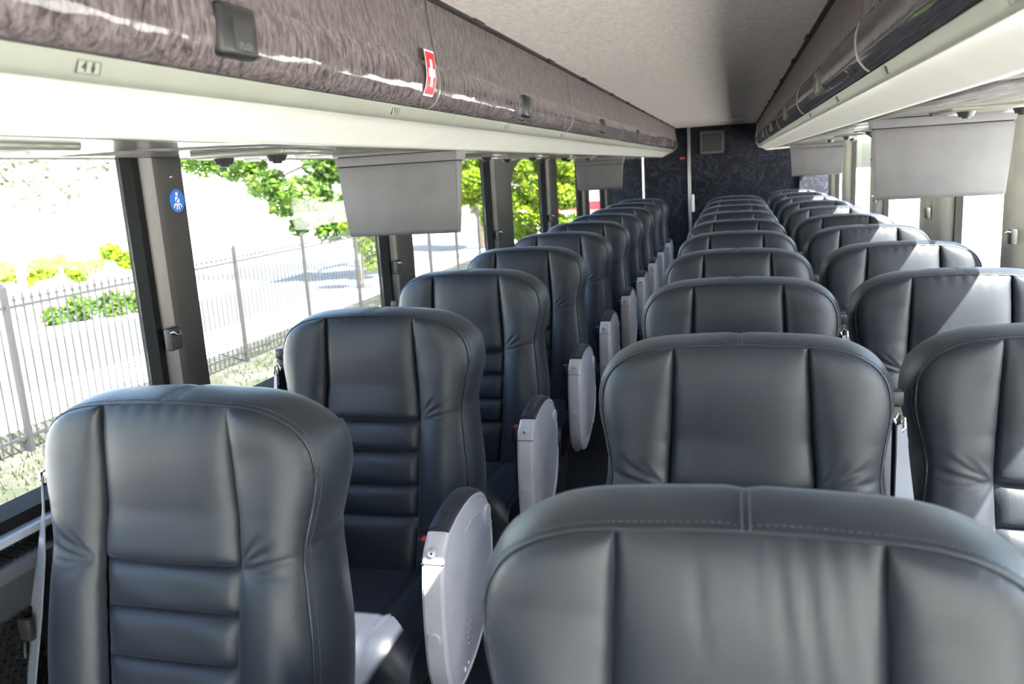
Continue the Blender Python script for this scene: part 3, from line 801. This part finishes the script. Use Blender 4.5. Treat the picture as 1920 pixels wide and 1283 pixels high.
def armrest(r, x, s):
    """s=+1: decorated face looks toward +X"""
    w2 = .028
    prof = bezier_arc([(-.400, .684), (-.440, .648), (-.459, .590), (-.468, .52), (-.471, .44), (-.465, .365), (-.440, .310), (-.385, .286), (-.300, .295), (-.215, .326), (-.145, .378), (-.098, .450), (-.078, .535), (-.086, .610), (-.125, .668), (-.190, .698), (-.260, .706), (-.335, .701), (-.400, .684)], 4)[:-1]
    n = len(prof); cy = sum(p[0] for p in prof)/n; cz = sum(p[1] for p in prof)/n
    def ring(k, xx):
        d = (1-k)*.19; o = []
        for i, p in enumerate(prof):
            a_ = prof[i-1]; b_ = prof[(i+1) % n]; ty, tz = b_[0]-a_[0], b_[1]-a_[1]; L = math.hypot(ty, tz) or 1
            ny, nz = -tz/L, ty/L
            if ny*(cy-p[0])+nz*(cz-p[1]) < 0: ny, nz = -ny, -nz
            o.append((xx, p[0]+ny*d, p[1]+nz*d))
        return o
    m = MB(); secs = []
    for k, xx in ((.90, x-w2), (.975, x-w2+.003), (1.0, x-w2+.010), (1.0, x+w2-.008), (.985, x+w2-.003), (.955, x+w2), (.93, x+w2), (.922, x+w2-.003), (.90, x+w2-.003), (.87, x+w2-.0005)): secs.append(ring(k, xx))
    vs = [p for q in secs for p in q]+[(x-w2, cy, cz), (x+w2+.003, cy, cz)]
    fs = [(a*n+i, a*n+(i+1) % n, (a+1)*n+(i+1) % n, (a+1)*n+i) for a in range(len(secs)-1) for i in range(n)]
    fs += [(i, (i+1) % n, len(vs)-2) for i in range(n)]+[((len(secs)-1)*n+i, (len(secs)-1)*n+(i+1) % n, len(vs)-1) for i in range(n)]
    m.add(vs, fs); a = build('armrest', m, M['grey'], r, smooth=28)
    # front cap band
    X0, X1 = x-w2, x+w2
    # black leather top pad
    top = [p for p in bezier_arc([(-.398, .687), (-.36, .696), (-.330, .702), (-.250, .707), (-.180, .695), (-.125, .665)], 4)]
    m = MB(); kk = len(top)
    vs = []
    for (yy, zz) in top: vs += [(X0+.002, yy, zz-.004), (X0+.008, yy, zz+.007), (x, yy, zz+.010), (X1-.008, yy, zz+.007), (X1-.002, yy, zz-.004)]
    fs = [(i*5+j, i*5+j+1, i*5+6+j, i*5+5+j) for i in range(kk-1) for j in range(4)]+[(0, 1, 2, 3, 4), tuple(range(5*kk-5, 5*kk))]
    m.add(vs, fs); build('arm_pad', m, M['leather'], a, smooth=60)
    # joint line, knob, button on the front face
    m = MB(); m.box(X0+.002, X1-.001, -.4500, -.4440, .6285, .6300); build('cap_joint', m, M['black'], a)
    m = MB(); m.disc((x, -.4395, .655), 'y', .0095, -.009, 20, .008); build('knob', m, M['grey'], a)
    m = MB(); m.disc((x, -.4485, .655), 'y', .0028, -.0004, 12); build('keyhole', m, M['black'], a)
    m = MB(); m.disc((x, -.471, .462), 'y', .0145, -.004, 28, .013); build('round_cap', m, M['greylt'], a)
    # aisle face details
    q = x+s*(w2+.0005)
    m = MB(); m.disc((q-.001*s, -.118, .610), 'x', .026, s*.0035, 28, .023); build('pivot_cap', m, M['greylt'], a)
    m = MB(); m.tube([(q+.0005, -.30, .640), (q+.001, -.24, .652), (q+.001, -.18, .640), (q+.001, -.150, .590), (q+.001, -.12, .572), (q, -.09, .575)], .0022, 6); build('moulded_ridge', m, M['greylt'], a)
    m = MB(); m.tube([(q-.001, -.100, .49), (q-.001, -.118, .43), (q-.001, -.152, .378), (q-.001, -.195, .345)], .004, 8); build('moulded_ridge', m, M['greylt'], a)
    m = MB(); m.disc((q-.001*s, -.365, .322), 'x', .008, s*.003, 16, .006); m.disc((q-.001*s, -.34, .326), 'x', .005, s*.003, 16, .004); build('screw_cap', m, M['greylt'], a)
    m = MB()
    for row in range(3):
        for k in range(15):
            t = -1+2*k/14; yy = -.355+.055*math.cos(t*1.25)-row*.010+.008; zz = .475+t*.105
            if row and abs(t) > 1-.12*row: continue
            m.disc((q-.0008*s, yy, zz), 'x', .0030, s*.0022, 8, .0018)
    tag(build('grip_dimples', m, M['greylt'], a, smooth=50), kind='stuff')
    # bracket under the arm
    m = MB(); m.rbox(x-.03, x-.008, -.36, -.27, .262, .300, .004, 2); m.disc((x-.02, -.355, .278), 'y', .009, -.012, 12); build('arm_bracket', m, M['steel'], a)

ORD = ['first', 'second', 'third', 'fourth', 'fifth', 'sixth', 'seventh', 'eighth', 'ninth', 'tenth']
def place(proto, used, x, y, label, group):
    o = proto if not used else copy_tree(proto)
    o.location = (x, y, 0); tag(o, label, 'seat', group); return o
pl = make_seat('left')
for k in range(10):
    lb = {0: 'black leather seat with grey-lit headrest at the bottom left beside the window', 1: 'second black leather seat in the left single row, its pale grey armrest brightly lit'}.get(k, '%s black leather seat from the camera in the left single row' % ORD[k])
    place(pl, k > 0, -.955, 1.17+.85*k, lb, 'single seats along the left windows')
pmz = make_seat('right', 1.0)
place(pmz, False, .009, .77, 'nearest black leather seat, its rounded top filling the bottom right corner', 'aisle seats right of the aisle')
pr = make_seat('right')
for k in range(1, 10):
    place(pr, k > 1, .009, .77+.85*k, '%s black leather seat from the camera in the column beside the aisle' % ORD[k], 'aisle seats right of the aisle')
for k in range(0, 10):
    lb = 'black leather seat cut off by the right edge of the photo, window side' if k == 0 else '%s black leather seat from the camera in the right window column' % ORD[k]
    if .77+.85*k+.95 < 9.75: place(pr, True, .615, 1.70+.85*k, lb, 'window seats along the right wall')

# ================================================================== REAR FITTINGS
m = MB(); m.rbox(-.515, -.480, 9.86, 9.90, 0, 1.85, .008, 2); p_ = tag(build('steel_post', m, M['steel']), 'pale vertical metal post on the dark rear wall, right of the aisle end', 'post')
m = MB(); m.tube([(-1.02, 9.86, 0), (-1.02, 9.86, 1.56)], .012, 12); tag(build('grab_pole', m, M['metal']), 'thin shiny vertical pole on the dark rear wall behind the left seats', 'pole')
gr = empty('wall_grille', (-.245, 9.93, 1.67), 'small square framed grille high on the dark rear wall', 'grille')
m = MB()
for (a, b, c_, d) in ((-.135, .135, .10, .125), (-.135, .135, -.125, -.10), (-.135, -.11, -.125, .125), (.11, .135, -.125, .125)): m.box(a, b, -.012, .02, c_, d)
build('frame', m, M['shell2'], gr, bevel=.003)
m = MB(); m.box(-.112, .112, -.002, .01, -.102, .102); build('grille_mesh', m, M['black'], gr)
m = MB(); m.rbox(-.60, -.545, 9.91, 9.95, 1.50, 1.525, .004, 2); tag(build('exit_light', m, M['exitred']), 'tiny red light on the dark rear wall beside the metal post', 'light')
dr = S(build('door_1', MB().rbox(-1.0, -.51, 9.915, 9.948, .0, 1.82, .006, 1), M['rear']))
m = MB(); m.rbox(-.475, -.445, 9.83, 9.90, .90, 1.10, .01, 2); build('handle', m, M['cream'], dr)
m = MB(); m.box(.70, .955, 9.90, 9.93, .8, 1.56); S(build('trim_7', m, M['rear']))

# ================================================================== OUTSIDE
GZ = -1.3
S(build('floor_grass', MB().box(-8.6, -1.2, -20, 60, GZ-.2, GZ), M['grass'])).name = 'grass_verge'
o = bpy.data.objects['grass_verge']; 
S(build('street', MB().box(-13.5, -8.6, -30, 120, GZ-.2, GZ-.02), M['road']))
S(build('sidewalk', MB().box(-10.2, -8.6, -30, 120, GZ-.15, GZ+.0), M['lot']))
S(build('car_park', MB().box(-120, -13.5, -60, 160, GZ-.2, GZ), M['lot']))
S(build('forecourt', MB().box(-1.2, 140, -80, 160, GZ-.2, GZ), M['lot']))
# scattered grass blades along the verge
gb = MB()
for i in range(16000):
    x = random.uniform(-8.4, -3.6); y = random.uniform(2, 22)
    if abs(x+7.7) < .12: continue
    if random.random() > .25+.6*math.exp(-((x+7.6)/.8)**2)+.2*math.sin(x*2+y*1.3): continue
    h = random.uniform(.03, .10); a = random.uniform(0, 6.28); dx, dy = math.cos(a)*.009, math.sin(a)*.009; lx, ly = random.uniform(-.04, .04), random.uniform(-.04, .04)
    gb.add([(x-dx, y-dy, GZ), (x+dx, y+dy, GZ), (x+lx, y+ly, GZ+h)], [(0, 1, 2)])
tag(build('grass_tufts', gb, M['tuft'], smooth=0), 'short green grass tufts on the verge along the iron fence', 'grass', kind='stuff')
# fence
fx = -7.7; fn_ = empty('iron_fence', (fx, 7.23, GZ), 'black iron picket fence outside the left windows on the grass verge', 'fence')
pm1 = MB().box(-.03, .03, -.03, .03, 0, 1.86); pm1.add([(-.03, -.03, 1.86), (.03, -.03, 1.86), (.03, .03, 1.86), (-.03, .03, 1.86), (0, 0, 1.93)], [(0, 1, 4), (1, 2, 4), (2, 3, 4), (3, 0, 4)])
pm1 = pm1.mesh('fence_post', M['iron'], 0)
pk1 = MB().box(-.008, .008, -.008, .008, .06, 1.76); pk1.add([(-.008, -.008, 1.76), (.008, -.008, 1.76), (.008, .008, 1.76), (-.008, .008, 1.76), (0, 0, 1.84)], [(0, 1, 4), (1, 2, 4), (2, 3, 4), (3, 0, 4)])
pk1.box(-.016, .016, -.016, .016, 1.69, 1.725); pk1 = pk1.mesh('picket', M['iron'], 0)
rl1 = MB().box(-.014, .014, 0, 2.2, -.018, .018).mesh('rail', M['iron'], 0)
for b in range(-2, 9):
    link('fence_post', pm1, fn_, (0, b*2.2, 0))
    for z in (.18, 1.64): link('rail', rl1, fn_, (0, b*2.2, z))
    if b < 8:
        for k in range(1, 18): link('picket', pk1, fn_, (0, b*2.2+k*2.2/18, 0))
# trees
def blob_foliage(blobs, n, size, rnd):
    m = MB(); tot = sum(b[3]**2*b[4] if len(b) > 4 else b[3]**2 for b in blobs)
    for b in blobs:
        x, y, z, r_ = b[:4]; cnt = int(n*(r_*r_*(b[4] if len(b) > 4 else 1))/tot)
        for i in range(cnt):
            v = Vector((rnd.gauss(0, 1), rnd.gauss(0, 1), rnd.gauss(0, 1))).normalized()*r_*(rnd.random()**.42)
            v.z *= .8; c_ = Vector((x, y, z))+v
            s_ = size*rnd.uniform(.6, 1.3)
            a = Vector((rnd.gauss(0, 1), rnd.gauss(0, 1), rnd.gauss(0, .6))).normalized(); b2 = a.cross(Vector((rnd.gauss(0, 1), rnd.gauss(0, 1), rnd.gauss(0, 1)))).normalized()
            m.add([c_-a*s_, c_+b2*s_*.5, c_+a*s_, c_-b2*s_*.5], [(0, 1, 2, 3)])
    return m
def tree(name, label, base, trunk, blobs, n, size, mat, group=None, tr=.16):
    rnd = random.Random(sum(map(ord, label)))
    r = empty(name, base, label, 'tree', group)
    m = MB(); k = len(trunk); m.tube([Vector(p)-Vector(base) for p in trunk], [tr*(1-.5*i/(k-1)) for i in range(k)], 10)
    top = Vector(trunk[-1])-Vector(base); mid = Vector(trunk[k//2])-Vector(base)
    tk = build('trunk', m, M['bark'], r, smooth=60)
    for b in blobs[:7]:
        e = Vector(b[:3])-Vector(base); s_ = top if e.z > top.z*.8 else mid
        m = MB(); m.tube([s_, s_.lerp(e, .5)+Vector((0, 0, .2)), e], [tr*.4, tr*.25, tr*.1], 7); build('branch', m, M['bark'], r, smooth=60)
    m = blob_foliage([(b[0]-base[0], b[1]-base[1], b[2]-base[2])+tuple(b[3:]) for b in blobs], n, size, rnd)
    tag(build('foliage', m, mat, r, smooth=0), kind='stuff'); return r
# big tree whose boughs hang behind the left monitor (canopy seen high, trunk beyond the second pillar)
tree('leafy_tree', 'large green leafy tree whose low boughs hang behind the left monitor', (-11.5, 25.2, GZ),
     [(-11.5, 25.2, GZ), (-11.4, 25.1, .6), (-11.3, 24.9, 2.4), (-11.2, 24.6, 4.2)],
[(-15.2, 22, 2.6, .9), (-14.0, 22, 2.3, .8), (-13.2, 22, 1.6, .6), (-12.7, 22, .95, .5), (-12.3, 22, .30, .35), (-11.7, 21.6, 1.2, .75), (-11.2, 21.8, .2, .5), (-11.0, 22, 2.2, .9), (-10.4, 22, .8, .7), (-9.9, 22, -.1, .42), (-9.6, 22.4, 1.8, 1.0), (-12.4, 22.4, 3.1, 1.1), (-11.5, 24, 4.2, 2.0)],
     26000, .10, M['leaf'])
tree('bushy_tree', 'bright yellow-green bushy tree filling the middle left windows', (-9.3, 30.6, GZ),
     [(-9.3, 30.6, GZ), (-9.3, 30.6, .2), (-9.2, 30.7, 1.6), (-9.3, 30.8, 3.0)],
     [(-9.6, 30, 2.2, .9), (-9.2, 29.8, 1.2, .8), (-9.9, 30, .9, .7), (-9.0, 30, .35, .6), (-9.8, 30.3, 3.2, 1.1), (-8.7, 30.2, 2.4, .8), (-8.9, 30.1, -.25, .35), (-10.4, 30.4, 2.0, .8)],
     20000, .10, M['leaf2'])
def nearer(p, k=.88): return (p[0]*k, p[1]*k, EYE+(p[2]-EYE)*k)+tuple(q*k for q in p[3:])
tree('bushy_tree', 'second yellow-green bushy tree just left of the rear left monitor', (-5.8, 27.1, GZ),
     [(-5.8, 27.1, GZ), (-5.8, 27.1, .2), (-5.75, 27.1, 1.5), (-5.8, 27.2, 2.5)],
     [nearer(p) for p in [(-7.6, 30, 1.7, .8), (-6.8, 30, .9, .8), (-7.4, 30, .0, .7), (-6.2, 30, 1.9, .8), (-5.9, 30, .5, .6), (-6.9, 30.4, 2.8, 1.0), (-6.4, 30, -.5, .6), (-7.6, 30.2, -.7, .5), (-5.7, 30.2, -.5, .45), (-5.7, 30.2, 1.3, .5), (-7.9, 30, .6, .5)]],
     26000, .09, M['leaf2'])
tree('young_tree', 'young yellow-green tree beyond the fence under the left monitor', (-9.6, 20.2, GZ),
     [(-9.6, 20.2, GZ), (-9.55, 20.2, -.7), (-9.5, 20.1, .1), (-9.4, 20.1, .6)],
     [(-9.2, 20, -.15, .42), (-9.6, 20, .35, .4), (-8.9, 20, .2, .35), (-9.1, 20, -.6, .3)],
     5000, .07, M['leaf2'], None, .05)
tree('sparse_tree', 'pale sparse tree with thin trunk at the upper left window', (-16.0, 15.6, GZ),
     [(-16.0, 15.6, GZ), (-16.0, 15.6, .5), (-16.1, 15.4, 2.2), (-16.3, 15.2, 3.4)],
     [(-16.6, 15.0, 2.2, 1.1, .3), (-15.4, 16, 1.8, .9, .3), (-16.4, 16.2, 3.2, 1.4, .3), (-17.2, 15, 1.0, .9, .3), (-14.6, 17.4, 2.6, 1.0, .3)],
     1500, .10, M['olive'], None, .11)
def bush(label, base, blobs, n, size, mat):
    rnd = random.Random(sum(map(ord, label))); r = empty('garden_bush', base, label, 'bush')
    m = MB()
    for q in range(5): m.tube([(0, 0, 0), (rnd.uniform(-.4, .4), rnd.uniform(-.4, .4), .7)], [.03, .012], 6)
    build('stems', m, M['bark'], r)
    tag(build('foliage', blob_foliage([(b[0]-base[0], b[1]-base[1], b[2]-base[2], b[3]) for b in blobs], n, size, rnd), mat, r, smooth=0), kind='stuff')
bush('low yellow-green hedge across the street in the left window', (-19, 21.0, GZ), [(-22.5+.26*q, 16.0+.42*q, -.75+.25*math.sin(q*1.9)+.02*q, .34+.10*math.sin(q*2.7)) for q in range(17)], 9000, .1, M['leaf2'])
bush('small dark green shrub behind the fence pickets at the left', (-14.2, 16.2, GZ), [(-14.9, 15.2, -1.1, .3), (-14.6, 15.7, -1.0, .4), (-14.2, 16.3, -1.0, .42), (-13.9, 16.9, -1.05, .4), (-13.7, 17.5, -1.1, .34)], 3000, .07, M['leaf'])
# pale building and a small shop with a red fascia
bd = empty('pale_building', (-34, 30, GZ), 'pale overexposed building far across the street', 'building')
build('walls', MB().box(-6, 6, -22, 14, 0, 5), M['stucco'], bd)
wmesh = MB().box(-.05, .06, -.7, .7, 0, 1.4).mesh('window', M['tvgrey'])
for k in range(8): link('window', wmesh, bd, (6, -20+k*4.2, 1.6))
build('roof', MB().box(-6.3, 6.3, -22.3, 14.3, 5, 5.3), M['lot'], bd)
sh = empty('shop_building', (-6.9, 46, GZ), 'small white building with a red band, seen past the rear left pillar', 'building')
build('walls', MB().box(-3.2, 3.4, 0, 6, 0, 2.1), M['stucco'], sh)
build('red_band', MB().box(-3.25, 3.45, -.12, 6, .55, 1.0), M['red'], sh)
build('roof', MB().box(-3.4, 3.6, -.3, 6.2, 2.1, 2.3), M['lot'], sh)
# far pale building to the right
b2 = empty('long_building', (60, 40, GZ), 'long pale building glaring white beyond the right windows', 'building')
build('walls', MB().box(-4, 4, -40, 40, 0, 4.5), M['stucco'], b2)
build('roof', MB().box(-4.3, 4.3, -40.3, 40.3, 4.5, 4.8), M['lot'], b2)
for k in range(10): link('window', wmesh, b2, (-4.05, -36+k*8, 1.4))
